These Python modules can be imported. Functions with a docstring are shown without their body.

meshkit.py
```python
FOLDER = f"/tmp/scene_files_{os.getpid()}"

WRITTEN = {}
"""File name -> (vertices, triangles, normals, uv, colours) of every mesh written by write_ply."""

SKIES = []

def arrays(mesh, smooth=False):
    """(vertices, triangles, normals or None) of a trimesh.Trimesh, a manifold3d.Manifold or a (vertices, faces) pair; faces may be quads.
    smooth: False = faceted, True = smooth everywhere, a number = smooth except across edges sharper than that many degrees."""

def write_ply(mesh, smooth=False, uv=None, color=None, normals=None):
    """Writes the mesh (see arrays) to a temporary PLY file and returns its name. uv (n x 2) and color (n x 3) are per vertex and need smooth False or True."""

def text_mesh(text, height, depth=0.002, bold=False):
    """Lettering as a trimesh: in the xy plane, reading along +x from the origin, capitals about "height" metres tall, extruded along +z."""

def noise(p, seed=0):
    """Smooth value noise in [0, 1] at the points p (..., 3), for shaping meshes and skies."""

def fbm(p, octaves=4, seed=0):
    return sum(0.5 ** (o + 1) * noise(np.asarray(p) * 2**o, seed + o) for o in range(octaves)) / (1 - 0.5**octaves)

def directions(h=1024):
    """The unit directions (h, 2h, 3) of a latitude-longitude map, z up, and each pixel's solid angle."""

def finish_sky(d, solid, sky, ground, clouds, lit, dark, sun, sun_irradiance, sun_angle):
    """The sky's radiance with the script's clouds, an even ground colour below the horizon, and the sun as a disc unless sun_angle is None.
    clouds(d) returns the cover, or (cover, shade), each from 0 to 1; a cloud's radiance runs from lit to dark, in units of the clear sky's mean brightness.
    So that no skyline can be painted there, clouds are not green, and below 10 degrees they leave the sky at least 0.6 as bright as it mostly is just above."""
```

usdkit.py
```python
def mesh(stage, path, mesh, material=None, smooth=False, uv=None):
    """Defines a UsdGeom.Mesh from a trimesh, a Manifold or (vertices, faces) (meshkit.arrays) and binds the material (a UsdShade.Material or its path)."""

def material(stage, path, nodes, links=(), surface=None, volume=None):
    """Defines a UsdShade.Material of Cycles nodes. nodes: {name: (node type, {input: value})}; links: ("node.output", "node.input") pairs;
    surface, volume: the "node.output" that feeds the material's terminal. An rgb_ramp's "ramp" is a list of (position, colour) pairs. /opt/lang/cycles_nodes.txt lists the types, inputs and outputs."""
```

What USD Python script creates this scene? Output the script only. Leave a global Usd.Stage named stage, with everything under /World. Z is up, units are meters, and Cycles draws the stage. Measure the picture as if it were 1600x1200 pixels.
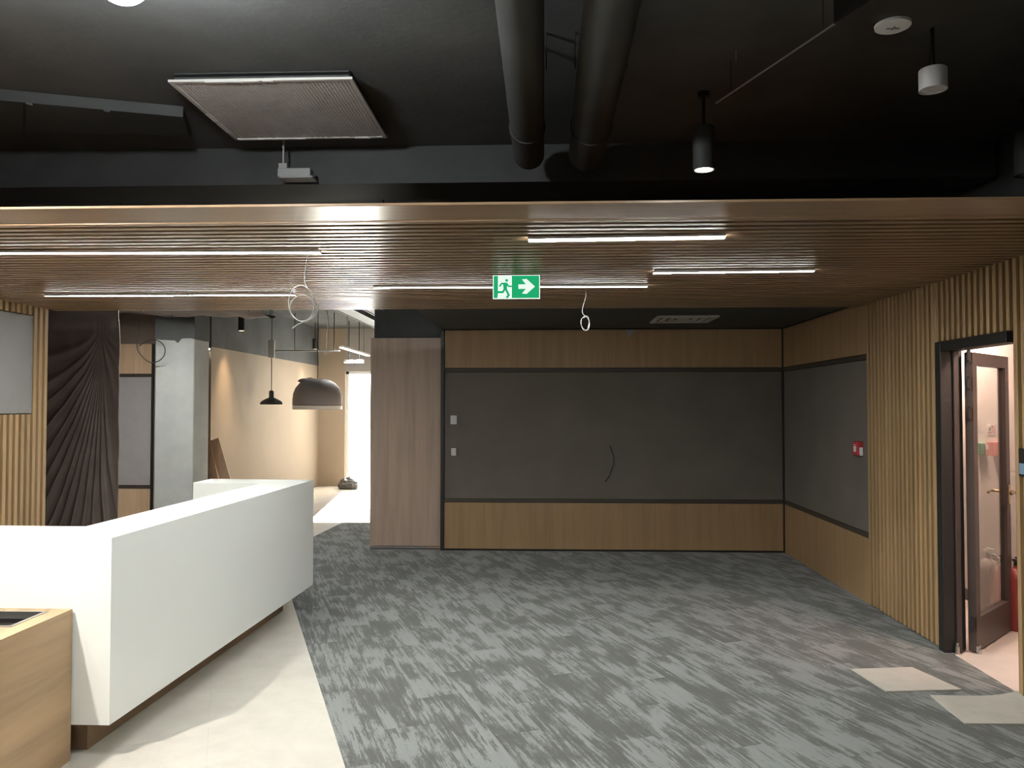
import math, random
import numpy as np, trimesh, usdkit, meshkit
import shapely.geometry as sg
import shapely.affinity as sa
from pxr import Usd, UsdGeom, UsdLux, UsdShade, Gf, Sdf

random.seed(7)
rng = np.random.default_rng(7)
stage = Usd.Stage.CreateInMemory()
UsdGeom.SetStageUpAxis(stage, UsdGeom.Tokens.z)
UsdGeom.SetStageMetersPerUnit(stage, 1.0)
W = UsdGeom.Xform.Define(stage, '/World')

# ------------------------------------------------------------------ camera, sky, sun, exposure
EYE = 1.65
yaw, pitch = math.atan(50 / 1250), math.atan(34 / 1250)
F = np.array([-math.sin(yaw) * math.cos(pitch), math.cos(yaw) * math.cos(pitch), math.sin(pitch)])
R = np.array([math.cos(yaw), math.sin(yaw), 0.0])
U = np.cross(R, F)
cam = UsdGeom.Camera.Define(stage, '/World/camera')
cam.AddTransformOp().Set(Gf.Matrix4d(*R, 0, *U, 0, *(-F), 0, 0, 0, EYE, 1))
cam.CreateHorizontalApertureAttr(36.0)
cam.CreateVerticalApertureAttr(27.0)
cam.CreateFocalLengthAttr(36.0 * 1250 / 1600)
cam.CreateClippingRangeAttr((0.05, 500.0))
cam.CreateExposureAttr(1.3)

sky = UsdLux.DomeLight.Define(stage, '/World/sky')
sky.CreateIntensityAttr(1.1)
sky.CreateColorAttr(Gf.Vec3f(0.93, 0.97, 1.0))
sun = UsdLux.DistantLight.Define(stage, '/World/sun')
sun.CreateIntensityAttr(9.0)
sun.CreateAngleAttr(0.6)
sun.CreateNormalizeAttr(True)
sun.CreateColorAttr(Gf.Vec3f(1.0, 0.95, 0.87))
_d = np.array([0.13, -0.95, -0.42]); _d /= np.linalg.norm(_d)      # the way the sunlight travels
_z = -_d; _x = np.cross([0, 0, 1.0], _z); _x /= np.linalg.norm(_x); _y = np.cross(_z, _x)
sun.AddTransformOp().Set(Gf.Matrix4d(*_x, 0, *_y, 0, *_z, 0, -8, 40, 20, 1))

LED = 36.0            # radiance of the linear lamps' diffusers
SPOT = 2300.0          # radiance of the unseen round downlights' lenses
GLOBE = 150.0  # lamp almost out of view, brightens the black ceiling at left
WARM = 2600.0           # wall washers in the far room
CORR = 95.0           # unseen lamps lighting the side corridor

# ------------------------------------------------------------------ materials
LOOK = '/World/Looks/'
UsdGeom.Scope.Define(stage, '/World/Looks')


def plain(name, col, rough=0.5, metal=0.0, spec=0.5, bump=0.0, bscale=60.0, vary=0.0, vscale=6.0):
    n = {'p': ('principled_bsdf', {'base_color': col, 'roughness': rough, 'metallic': metal, 'specular_ior_level': spec})}
    l = []
    if bump or vary:
        n['g'] = ('geometry', {})
    if vary:
        n['n'] = ('noise_texture', {'scale': vscale, 'detail': 5.0, 'roughness': 0.6})
        a = [max(0, c * (1 - vary)) for c in col]; b = [min(1, c * (1 + vary)) for c in col]
        n['r'] = ('rgb_ramp', {'ramp': [(0.25, a), (0.75, b)]})
        l += [('g.position', 'n.vector'), ('n.fac', 'r.fac'), ('r.color', 'p.base_color')]
    if bump:
        n['bn'] = ('noise_texture', {'scale': bscale, 'detail': 3.0})
        n['b'] = ('bump', {'strength': bump, 'distance': 0.004})
        l += [('g.position', 'bn.vector'), ('bn.fac', 'b.height'), ('b.normal', 'p.normal')]
    return usdkit.material(stage, LOOK + name, n, l, surface='p.BSDF')


def wood(name, col, axis='z', rough=0.4, vary=0.22, tone=0.12, spec=0.5, freq=26.0):
    """Straight oak grain along one axis, with a tone that varies from piece to piece."""
    s = {'x': (0.9, freq, freq), 'y': (freq, 0.9, freq), 'z': (freq, freq, 0.9)}[axis]
    dark = [c * (1 - vary) for c in col]; lite = [min(1, c * (1 + vary * 0.8)) for c in col]
    n = {'g': ('geometry', {}), 'm': ('mapping', {'scale': s}), 'oi': ('object_info', {}),
         'sh': ('math', {'math_type': 'multiply', 'value2': 37.0}),
         'n': ('noise_texture', {'dimensions': '4D', 'scale': 1.0, 'detail': 6.0, 'roughness': 0.62, 'distortion': 0.5}),
         'r': ('rgb_ramp', {'ramp': [(0.25, dark), (0.52, col), (0.78, lite)]}),
         'k': ('map_range', {'from_min': 0.0, 'from_max': 1.0, 'to_min': 1 - tone, 'to_max': 1 + tone}),
         'v': ('hsv', {}), 'b': ('bump', {'strength': 0.12, 'distance': 0.002}),
         'p': ('principled_bsdf', {'roughness': rough, 'specular_ior_level': spec})}
    l = [('g.position', 'm.vector'), ('m.vector', 'n.vector'), ('oi.random', 'sh.value1'), ('sh.value', 'n.w'), ('n.fac', 'r.fac'),
         ('oi.random', 'k.value'), ('k.result', 'v.value'), ('r.color', 'v.color'), ('v.color', 'p.base_color'),
         ('n.fac', 'b.height'), ('b.normal', 'p.normal')]
    return usdkit.material(stage, LOOK + name, n, l, surface='p.BSDF')


def glow(name, col, strength):
    return usdkit.material(stage, LOOK + name, {'e': ('emission', {'color': col, 'strength': strength})}, [], surface='e.emission')


CA = math.atan2(1.215, 3.053)        # angle of the vinyl edge, the carpet planks and the ducts, from the depth axis


def carpet_material():
    n = {'g': ('geometry', {}), 'oi': ('object_info', {}),
         'rot': ('vector_rotate', {'rotate_type': 'z_axis', 'angle': -CA}),
         'm1': ('mapping', {'scale': (46.0, 3.2, 1.0)}), 'm2': ('mapping', {'scale': (6.0, 3.0, 1.0)}), 'm3': ('mapping', {'scale': (110.0, 30.0, 1.0)}),
         'sh': ('math', {'math_type': 'multiply', 'value2': 71.0}),
         'n1': ('noise_texture', {'dimensions': '4D', 'scale': 1.0, 'detail': 4.0, 'roughness': 0.65}),
         'n2': ('noise_texture', {'dimensions': '4D', 'scale': 1.0, 'detail': 2.0}),
         'n3': ('noise_texture', {'dimensions': '4D', 'scale': 1.0, 'detail': 2.0}),
         'a': ('math', {'math_type': 'multiply', 'value2': 0.60}), 'bb': ('math', {'math_type': 'multiply_add', 'value2': 0.56}),
         'cc': ('math', {'math_type': 'multiply_add', 'value2': 0.18}),
         'r': ('rgb_ramp', {'ramp': [(0.0, (0.072, 0.075, 0.070)), (0.61, (0.088, 0.092, 0.086)), (0.665, (0.125, 0.132, 0.126)), (0.70, (0.200, 0.213, 0.207)), (1.0, (0.225, 0.238, 0.232))]}),
         'fz': ('noise_texture', {'scale': 420.0, 'detail': 2.0}), 'b': ('bump', {'strength': 0.5, 'distance': 0.004}),
         'p': ('principled_bsdf', {'roughness': 0.95, 'specular_ior_level': 0.15, 'sheen_weight': 0.15})}
    l = [('g.position', 'rot.vector'), ('rot.vector', 'm1.vector'), ('rot.vector', 'm2.vector'), ('rot.vector', 'm3.vector'), ('oi.random', 'sh.value1')]
    for i in '123':
        l += [(f'm{i}.vector', f'n{i}.vector'), ('sh.value', f'n{i}.w')]
    l += [('n1.fac', 'a.value1'), ('n2.fac', 'bb.value1'), ('a.value', 'bb.value3'), ('n3.fac', 'cc.value1'), ('bb.value', 'cc.value3'), ('cc.value', 'r.fac'),
          ('r.color', 'p.base_color'), ('g.position', 'fz.vector'), ('fz.fac', 'b.height'), ('b.normal', 'p.normal')]
    return usdkit.material(stage, LOOK + 'carpet', n, l, surface='p.BSDF')


M = {}
M['carpet'] = carpet_material()
M['vinyl'] = plain('vinyl', (0.50, 0.475, 0.42), 0.42, vary=0.10, vscale=5.0)
M['vinyl_pink'] = plain('vinyl_pink', (0.55, 0.49, 0.44), 0.4, vary=0.06, vscale=5.0)
M['screed'] = plain('screed', (0.20, 0.19, 0.18), 0.9, vary=0.2)
M['white'] = plain('white', (0.84, 0.86, 0.83), 0.38)
M['white_plastic'] = plain('white_plastic', (0.62, 0.61, 0.59), 0.4)
M['grey_plastic'] = plain('grey_plastic', (0.30, 0.30, 0.29), 0.5)
M['black_paint'] = plain('black_paint', (0.082, 0.084, 0.083), 0.8, spec=0.25, bump=0.35, bscale=25, vary=0.25, vscale=1.7)  # black paint lifted above true black to stand for the glare veil
M['black_duct'] = plain('black_duct', (0.044, 0.046, 0.044), 0.6, spec=0.35, vary=0.25, vscale=3.0)
M['black_metal'] = plain('black_metal', (0.016, 0.015, 0.014), 0.45)
M['dark_trim'] = plain('dark_trim', (0.055, 0.045, 0.032), 0.5)
M['bronze'] = plain('bronze', (0.055, 0.040, 0.034), 0.42)
M['steel'] = plain('steel', (0.55, 0.54, 0.52), 0.3, metal=1.0)
M['brass'] = plain('brass', (0.60, 0.48, 0.30), 0.28, metal=1.0)
M['grey_wire'] = plain('grey_wire', (0.55, 0.55, 0.54), 0.4)
M['dark_wire'] = plain('dark_wire', (0.03, 0.028, 0.027), 0.5)
M['oak_x'] = wood('oak_x', (0.262, 0.168, 0.098), 'x', rough=0.27)
M['oak_back'] = wood('oak_back', (0.22, 0.135, 0.078), 'x', rough=0.5, freq=30)
M['oak_flat'] = wood('oak_flat', (0.36, 0.228, 0.115), 'z', rough=0.5, tone=0.05, freq=14)
M['oak_slat'] = wood('oak_slat', (0.40, 0.262, 0.130), 'z', rough=0.45)
M['oak_slat_back'] = wood('oak_slat_back', (0.12, 0.072, 0.034), 'z', rough=0.5)  # oak darkened, puts shade into the gaps between slats
M['oak_grey'] = wood('oak_grey', (0.42, 0.31, 0.245), 'z', rough=0.5, tone=0.04, freq=18)
M['oak_desk'] = wood('oak_desk', (0.40, 0.27, 0.150), 'y', rough=0.42, freq=12, vary=0.30, tone=0.0)
M['oak_plinth'] = wood('oak_plinth', (0.27, 0.175, 0.10), 'y', rough=0.5, freq=14, tone=0.0)
M['oak_plank'] = wood('oak_plank', (0.42, 0.27, 0.17), 'z', rough=0.5, freq=16)
M['oak_lit'] = wood('oak_lit', (0.56, 0.385, 0.245), 'z', rough=0.5, freq=14, tone=0.05)  # lighter copy of the oak, light in the niche put into its colour
M['felt'] = plain('felt', (0.165, 0.148, 0.125), 0.9, spec=0.15, bump=0.3, bscale=300, vary=0.10, vscale=2.5)
M['felt_lit'] = plain('felt_lit', (0.36, 0.335, 0.325), 0.9, spec=0.15, bump=0.3, bscale=300, vary=0.06)  # felt made lighter here, the niche light is in the colour
M['board_grey'] = plain('board_grey', (0.26, 0.255, 0.25), 0.35, vary=0.05)
M['concrete'] = plain('concrete', (0.40, 0.41, 0.39), 0.85, vary=0.12, vscale=3.0, bump=0.2, bscale=40)
M['tan'] = plain('tan', (0.31, 0.24, 0.172), 0.8, vary=0.04, vscale=2.0)
M['brown_wall'] = plain('brown_wall', (0.17, 0.13, 0.10), 0.7, vary=0.08)
M['plaster'] = plain('plaster', (0.62, 0.56, 0.51), 0.85, vary=0.03, vscale=2)
M['hall_paint'] = plain('hall_paint', (0.30, 0.28, 0.26), 0.85)
M['drape'] = plain('drape', (0.135, 0.105, 0.092), 0.6, spec=0.4, vary=0.2, vscale=4)
M['loose'] = plain('loose', (0.46, 0.44, 0.39), 0.8, vary=0.08, vscale=9, bump=0.2, bscale=200)
M['mesh_grey'] = plain('mesh_grey', (0.48, 0.465, 0.43), 0.5)
M['bag'] = plain('bag', (0.05, 0.048, 0.045), 0.4)
M['red'] = plain('red', (0.48, 0.035, 0.04), 0.4)
M['red_dark'] = plain('red_dark', (0.22, 0.035, 0.03), 0.4)
M['red_hazed'] = plain('red_hazed', (0.60, 0.20, 0.17), 0.5)  # red washed out, haze of the door glass put into the colour
M['green'] = plain('green', (0.03, 0.26, 0.11), 0.4)
M['paper'] = plain('paper', (0.75, 0.74, 0.72), 0.6)
M['blue_label'] = plain('blue_label', (0.20, 0.30, 0.42), 0.4)
M['dome_grey'] = plain('dome_grey', (0.22, 0.20, 0.20), 0.6)  # grey lightened to stand for the veil near the window
M['dome_black'] = plain('dome_black', (0.03, 0.032, 0.028), 0.5)
M['paving'] = plain('paving', (0.5, 0.49, 0.46), 0.9, vary=0.1)
M['led'] = glow('led', (0.98, 1.0, 0.97), LED)
M['spot_unseen'] = glow('spot_unseen', (1.0, 0.95, 0.86), SPOT)
M['spot_unseen_side'] = glow('spot_unseen_side', (1.0, 0.95, 0.86), SPOT * 0.25)
M['led_unseen_rear'] = glow('led_unseen_rear', (0.98, 1.0, 0.97), LED * 1.9)
M['led_unseen'] = glow('led_unseen', (0.96, 1.0, 0.975), LED * 0.48)
M['spot_view'] = glow('spot_view', (1.0, 0.86, 0.68), 45.0)
M['globe'] = glow('globe', (0.93, 0.98, 1.0), GLOBE)
M['warm'] = glow('warm', (1.0, 0.74, 0.46), WARM)
M['corr'] = glow('corr', (1.0, 0.72, 0.60), CORR)
M['sign_green'] = glow('sign_green', (0.012, 0.30, 0.115), 0.55)
M['sign_white'] = glow('sign_white', (0.80, 0.95, 0.84), 0.42)
M['pane'] = usdkit.material(stage, LOOK + 'pane', {
    't': ('transparent_bsdf', {'color': (0.93, 0.95, 0.94)}), 'g': ('glossy_bsdf', {'color': (1, 1, 1), 'roughness': 0.02}),
    'f': ('layer_weight', {'blend': 0.5}), 'q': ('math', {'math_type': 'power', 'value2': 4.0}), 'k': ('math', {'math_type': 'multiply_add', 'value2': 0.55, 'value3': 0.035}), 'x': ('mix_closure', {})},
    [('f.facing', 'q.value1'), ('q.value', 'k.value1'), ('k.value', 'x.fac'), ('t.BSDF', 'x.closure1'), ('g.BSDF', 'x.closure2')], surface='x.closure')

# ------------------------------------------------------------------ helpers
taken = {}


def unique(parent, name):
    k = taken.get((parent, name), 0)
    taken[(parent, name)] = k + 1
    return f'{parent}/{name}' + (f'_{k:03d}' if k else '')


def tag(prim, label=None, cat=None, group=None, kind=None):
    p = prim.GetPrim() if hasattr(prim, 'GetPrim') else prim
    for k, v in (('label', label), ('category', cat), ('group', group), ('kind', kind)):
        if v:
            p.SetCustomDataByKey(k, v)
    return p


def thing(name, label, cat=None, loc=(0, 0, 0), rz=0.0, group=None, kind=None):
    x = UsdGeom.Xform.Define(stage, unique('/World', name))
    if any(loc):
        x.AddTranslateOp().Set(Gf.Vec3d(*loc))
    if rz:
        x.AddRotateZOp().Set(math.degrees(rz))
    tag(x, label, cat, group, kind)
    return x


def part(parent, name, mesh, m, smooth=False, label=None, kind=None):
    """One Mesh prim under parent (a prim) or under /World."""
    base = '/World' if parent is None else str(parent.GetPath())
    o = usdkit.mesh(stage, unique(base, name), mesh, M[m], smooth=smooth)
    tag(o, label, None, None, kind)
    return o


def parts(parent, name, meshes, m, **k):
    return [part(parent, name, q, m, **k) for q in meshes]


def move(mesh, x=0, y=0, z=0):
    mesh.apply_translation((x, y, z)); return mesh


def box(x0, x1, y0, y1, z0, z1):
    b = trimesh.creation.box((abs(x1 - x0), abs(y1 - y0), abs(z1 - z0)))
    return move(b, (x0 + x1) / 2, (y0 + y1) / 2, (z0 + z1) / 2)


def cbox(x0, x1, y0, y1, z0, z1, c=0.003):
    """A box with chamfered edges."""
    lo = np.array([min(x0, x1), min(y0, y1), min(z0, z1)]); hi = np.array([max(x0, x1), max(y0, y1), max(z0, z1)])
    c = min(c, (hi - lo).min() * 0.45)
    pts = []
    for a in range(3):
        l2 = lo + c; h2 = hi - c; l2[a] = lo[a]; h2[a] = hi[a]
        pts += [[(l2, h2)[i][0], (l2, h2)[j][1], (l2, h2)[k][2]] for i in (0, 1) for j in (0, 1) for k in (0, 1)]
    return trimesh.convex.convex_hull(np.array(pts))


def cat(*ms):
    return trimesh.util.concatenate([m for m in ms])


def extrude(poly, z0, z1):
    m = trimesh.creation.extrude_polygon(poly, z1 - z0, engine='earcut')
    return move(m, z=z0)


def cyl(x, y, z0, z1, r, n=40):
    c = trimesh.creation.cylinder(r, z1 - z0, sections=n)
    return move(c, x, y, (z0 + z1) / 2)


def lathe(profile, n=48):
    return trimesh.creation.revolve(np.array(profile, float), sections=n)


def tube(points, r, n=8, closed=False):
    """A tube swept along points with parallel-transported rings."""
    p = np.asarray(points, float)
    t = np.gradient(p, axis=0)
    if closed:
        t = np.roll(p, -1, 0) - np.roll(p, 1, 0)
    t /= np.maximum(np.linalg.norm(t, axis=1, keepdims=True), 1e-12)
    u = np.cross(t[0], [0.3, 0.2, 1.0]); u /= np.linalg.norm(u)
    rings = []
    a = np.linspace(0, 2 * np.pi, n, endpoint=False)
    for i in range(len(p)):
        u = u - t[i] * (u @ t[i]); u /= np.linalg.norm(u)
        w = np.cross(t[i], u)
        rings.append(p[i] + r * (np.cos(a)[:, None] * u + np.sin(a)[:, None] * w))
    v = np.vstack(rings); f = []
    m = len(p)
    for i in range(m if closed else m - 1):
        j = (i + 1) % m
        for k in range(n):
            q = (k + 1) % n
            f += [[i * n + k, i * n + q, j * n + q], [i * n + k, j * n + q, j * n + k]]
    if not closed:
        v = np.vstack([v, p[0], p[-1]])
        for k in range(n):
            q = (k + 1) % n
            f += [[len(v) - 2, q, k], [len(v) - 1, (m - 1) * n + k, (m - 1) * n + q]]
    return trimesh.Trimesh(v, np.array(f), process=False)


def spline(pts, n=60):
    from scipy.interpolate import CubicSpline
    p = np.asarray(pts, float)
    s = np.r_[0, np.cumsum(np.linalg.norm(np.diff(p, axis=0), axis=1))]
    return CubicSpline(s, p)(np.linspace(0, s[-1], n))


def bar(a, b, w, h):
    """A straight rectangular bar between two points, h tall and w wide."""
    a, b = np.array(a, float), np.array(b, float)
    L = np.linalg.norm(b - a)
    m = trimesh.creation.box((L, w, h))
    x = (b - a) / L; y = np.cross([0, 0, 1.0], x); y /= np.linalg.norm(y); z = np.cross(x, y)
    T = np.eye(4); T[:3, 0], T[:3, 1], T[:3, 2], T[:3, 3] = x, y, z, (a + b) / 2
    m.apply_transform(T)
    return m


def pix(px, py, axis, v):
    """World point that a photograph pixel shows on the plane axis = v (for measuring only)."""
    d = F * 1250 + R * (px - 800) - U * (py - 600)
    i = 'xyz'.index(axis)
    c = np.array([0, 0, EYE])
    return c + d * ((v - c[i]) / d[i])


# ================================================================== FLOOR
XL, XR, YB, YEND, YF = -4.33, 2.70, 9.15, 16.35, -3.0
floor = thing('floor', 'floor of the hall, grey streaked carpet planks beside cream vinyl tiles', 'floor', kind='structure')
part(floor, 'screed', box(-6.6, 3.9, YF - 0.2, YEND + 0.2, -0.20, -0.008), 'screed')
L1 = lambda y: -0.905 - (y - 3.658) * 1.215 / 3.053              # edge between vinyl and carpet
yk = 3.658 + (2.96 - 0.905) * 3.053 / 1.215                      # where it meets the edge that runs along the corridor
carpet_zone = sg.Polygon([(L1(-1.0), -1.0), (XR + 0.02, -1.0), (XR + 0.02, YB - 0.01), (-2.0, YB - 0.01), (-2.0, YEND), (-2.62, YEND), (-2.96, yk)])
vinyl_zone = sg.Polygon([(L1(-1.0), -1.0), (-2.96, yk), (-2.62, YEND), (-4.64, YEND), (-4.64, 11.0), (-6.2, 11.0), (-6.2, 7.0), (XL, 7.0), (XL, -1.0)])
bare = sg.Polygon([(-6.2, 7.0), (XL, 7.0), (-6.2, 7.01)])


def lay(zone, name, sx, sy, m, stagger, origin, gap, ymin):
    c, s = math.cos(CA), math.sin(CA)
    inv = sa.rotate(sa.translate(zone, -origin[0], -origin[1]), -math.degrees(CA), origin=(0, 0))
    x0, y0, x1, y1 = inv.bounds
    for i in range(math.floor(x0 / sx), math.ceil(x1 / sx)):
        off = (i * stagger) % 1.0 * sy
        for j in range(math.floor(y0 / sy) - 1, math.ceil(y1 / sy) + 1):
            cell = sg.box(i * sx + gap, j * sy + off + gap, (i + 1) * sx - gap, (j + 1) * sy + off - gap)
            q = inv.intersection(cell)
            for g in getattr(q, 'geoms', [q]):
                if g.geom_type != 'Polygon' or g.area < 1e-4:
                    continue
                w = sa.translate(sa.rotate(g, math.degrees(CA), origin=(0, 0)), *origin)
                if w.bounds[3] < ymin:
                    continue
                part(floor, name, extrude(w, -0.008, 0.0), m)


lay(carpet_zone, 'carpet_plank', 0.25, 1.0, 'carpet', 0.37, (L1(3.658), 3.658), 0.0004, 2.6)
lay(vinyl_zone, 'vinyl_tile', 0.60, 0.60, 'vinyl', 0.0, (L1(3.658), 3.658), 0.0003, 2.2)
part(floor, 'carpet_strip', box(XL, XR, YF, -1.0, -0.008, 0), 'carpet')
part(floor, 'hall_floor', box(XR + 0.02, 3.7, 3.2, 8.2, -0.008, 0.0), 'vinyl_pink', label='pinkish pale floor of the side corridor behind the door')

# ================================================================== WALLS
ZC = 3.25
# --- back wall of the carpeted bay: oak bands, grey felt field, dark trims
wb = thing('wall_back', 'back wall with grey felt field between two oak bands', 'wall', kind='structure')
xl = -1.165
part(wb, 'wall_core', box(xl - 0.02, XR + 0.15, YB + 0.02, YB + 0.17, 0, ZC), 'black_paint')
xw = np.linspace(xl + 0.025, XR - 0.012, 2)
for i in range(1):
    a, b = xw[i] + (0.001 if i else 0), xw[i + 1] - 0.001
    part(wb, 'upper_panel', cbox(a, b, YB, YB + 0.02, 2.085, 2.52, 0.0015), 'oak_flat')
    part(wb, 'felt_panel', cbox(a, b, YB + 0.004, YB + 0.02, 0.59, 2.035, 0.003), 'felt')
    part(wb, 'lower_panel', cbox(a, b, YB, YB + 0.02, 0.02, 0.545, 0.0015), 'oak_flat')
for z in (0.548, 2.038):
    part(wb, 'trim_strip', cbox(xl, XR, YB - 0.006, YB + 0.02, z, z + 0.042, 0.003), 'dark_trim')
part(wb, 'edge_strip', cbox(xl - 0.02, xl + 0.022, YB - 0.012, YB + 0.02, 0, 2.52, 0.003), 'black_metal')
part(wb, 'corner_strip', cbox(XR - 0.011, XR, YB - 0.012, YB, 0, 2.52, 0.002), 'black_metal')
part(wb, 'skirting', box(xl, XR, YB + 0.008, YB + 0.02, 0, 0.018), 'black_metal')

# --- oak-faced partition left of it
wp = thing('wall_partition', 'plain greyish oak wall panel at the left end of the back wall', 'wall', kind='structure')
xp0, xp1 = -2.02, xl - 0.022
part(wp, 'wall_core', box(xp0 + 0.01, xp1, YB + 0.12, YB + 0.30, 0, 2.44), 'oak_grey')
part(wp, 'veneer_panel', cbox(xp0, xp1, YB + 0.10, YB + 0.12, 0.03, 2.44, 0.002), 'oak_grey')
part(wp, 'base_strip', box(xp0, xp1 - 0.18, YB + 0.095, YB + 0.12, 0, 0.028), 'steel')

# --- right wall: felt and oak panels, then vertical oak slats round the door
wr = thing('wall_right', 'right wall with felt panel then vertical oak slats around the doorway', 'wall', kind='structure')
YS, YD1, YD0 = 6.78, 5.576, 4.70       # slats begin, door frame far and near edges
ZR = 2.49
part(wr, 'wall_core', box(XR + 0.04, XR + 0.15, YD1, YB + 0.17, 0, ZC), 'black_paint')
part(wr, 'wall_core', box(XR + 0.04, XR + 0.15, YF, YD0, 0, ZC), 'black_paint')
part(wr, 'wall_core', box(XR + 0.04, XR + 0.15, YD0, YD1, 2.085, ZC), 'black_paint')
part(wr, 'upper_panel', cbox(XR, XR + 0.04, YS, YB - 0.013, 2.085, 2.52, 0.0015), 'oak_flat')
part(wr, 'felt_panel', cbox(XR + 0.004, XR + 0.04, YS, YB - 0.013, 0.59, 2.035, 0.003), 'felt')
part(wr, 'lower_panel', cbox(XR, XR + 0.04, YS, YB - 0.013, 0.0, 0.545, 0.0015), 'oak_flat')
for z in (0.548, 2.038):
    part(wr, 'trim_strip', cbox(XR - 0.006, XR + 0.03, YS, YB - 0.012, z, z + 0.042, 0.003), 'dark_trim')
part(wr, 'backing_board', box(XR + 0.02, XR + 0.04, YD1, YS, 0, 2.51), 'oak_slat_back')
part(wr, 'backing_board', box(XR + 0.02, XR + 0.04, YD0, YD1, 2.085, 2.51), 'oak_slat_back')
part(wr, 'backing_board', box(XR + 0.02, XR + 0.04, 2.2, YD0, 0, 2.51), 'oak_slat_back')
y = YS - 0.02
while y > 3.3:
    over = YD0 - 0.01 < y - 0.018 and y - 0.036 < YD1 - 0.004
    z0 = 2.085 if over and y > YD0 else 0.015
    part(wr, 'slat', cbox(XR - 0.020, XR + 0.02, y - 0.033, y, z0, 2.505, 0.003), 'oak_slat')
    y -= 0.0695
part(wr, 'slat', cbox(XR - 0.018, XR + 0.02, YD1 + 0.004, YD1 + 0.034, 0.015, 2.505, 0.003), 'oak_slat')

# --- left wall: vertical oak slats round a grey board
wl = thing('wall_left', 'left wall of vertical oak slats around a grey board', 'wall', kind='structure')
YLE = 6.80
part(wl, 'wall_core', box(XL - 0.20, XL - 0.045, YF, YLE, 0, ZC), 'black_paint')
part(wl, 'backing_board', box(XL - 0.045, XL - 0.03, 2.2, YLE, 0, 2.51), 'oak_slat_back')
y = YLE - 0.004
k = 0
BY1, BZ0, BZ1 = 6.60, 1.585, 2.41
while y > 5.2:
    a, b = y - 0.040, y
    if b < BY1 + 0.005:
        part(wl, 'slat', cbox(XL - 0.03, XL + 0.01, a, b, 0.0, BZ0 - 0.006, 0.003), 'oak_slat')
        part(wl, 'slat', cbox(XL - 0.03, XL + 0.01, a, b, BZ1 + 0.006, 2.505, 0.003), 'oak_slat')
    else:
        part(wl, 'slat', cbox(XL - 0.03, XL + 0.01, a, b, 0.0, 2.505, 0.003), 'oak_slat')
    y -= 0.074
bd = part(None, 'wall_board', cbox(XL - 0.029, XL + 0.004, 4.6, BY1, BZ0, BZ1, 0.004), 'board_grey')
tag(bd, 'large plain grey board set among the slats of the left wall', 'board')
part(wl, 'end_board', box(XL - 0.20, XL - 0.03, YLE, YLE + 0.012, 0, ZC), 'oak_slat')

# --- unseen shell behind the camera, keeping sky light out, and the rooms beyond
ws = thing('wall_front', 'unseen wall behind the viewer, closing the hall off from sky light', 'wall', kind='structure')
part(ws, 'wall_core', box(XL - 0.2, XR + 0.15, YF - 0.15, YF, 0, ZC), 'hall_paint')
wlb = thing('wall_left_rear', 'wall of the rear left niche with oak and felt panels', 'wall', kind='structure')
part(wlb, 'wall_core', box(-6.35, -6.2, 6.8, 11.2, 0, ZC), 'brown_wall')
part(wlb, 'wall_core', box(-6.2, XL - 0.20, 6.815, 6.93, 0, ZC), 'brown_wall')
YN = 10.4
pa, pb = pix(187, 600, 'y', YN)[0], pix(237, 600, 'y', YN)[0]
part(wlb, 'wall_core', box(-6.2, -4.80, YN + 0.02, YN + 0.15, 0, ZC), 'brown_wall')
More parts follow.
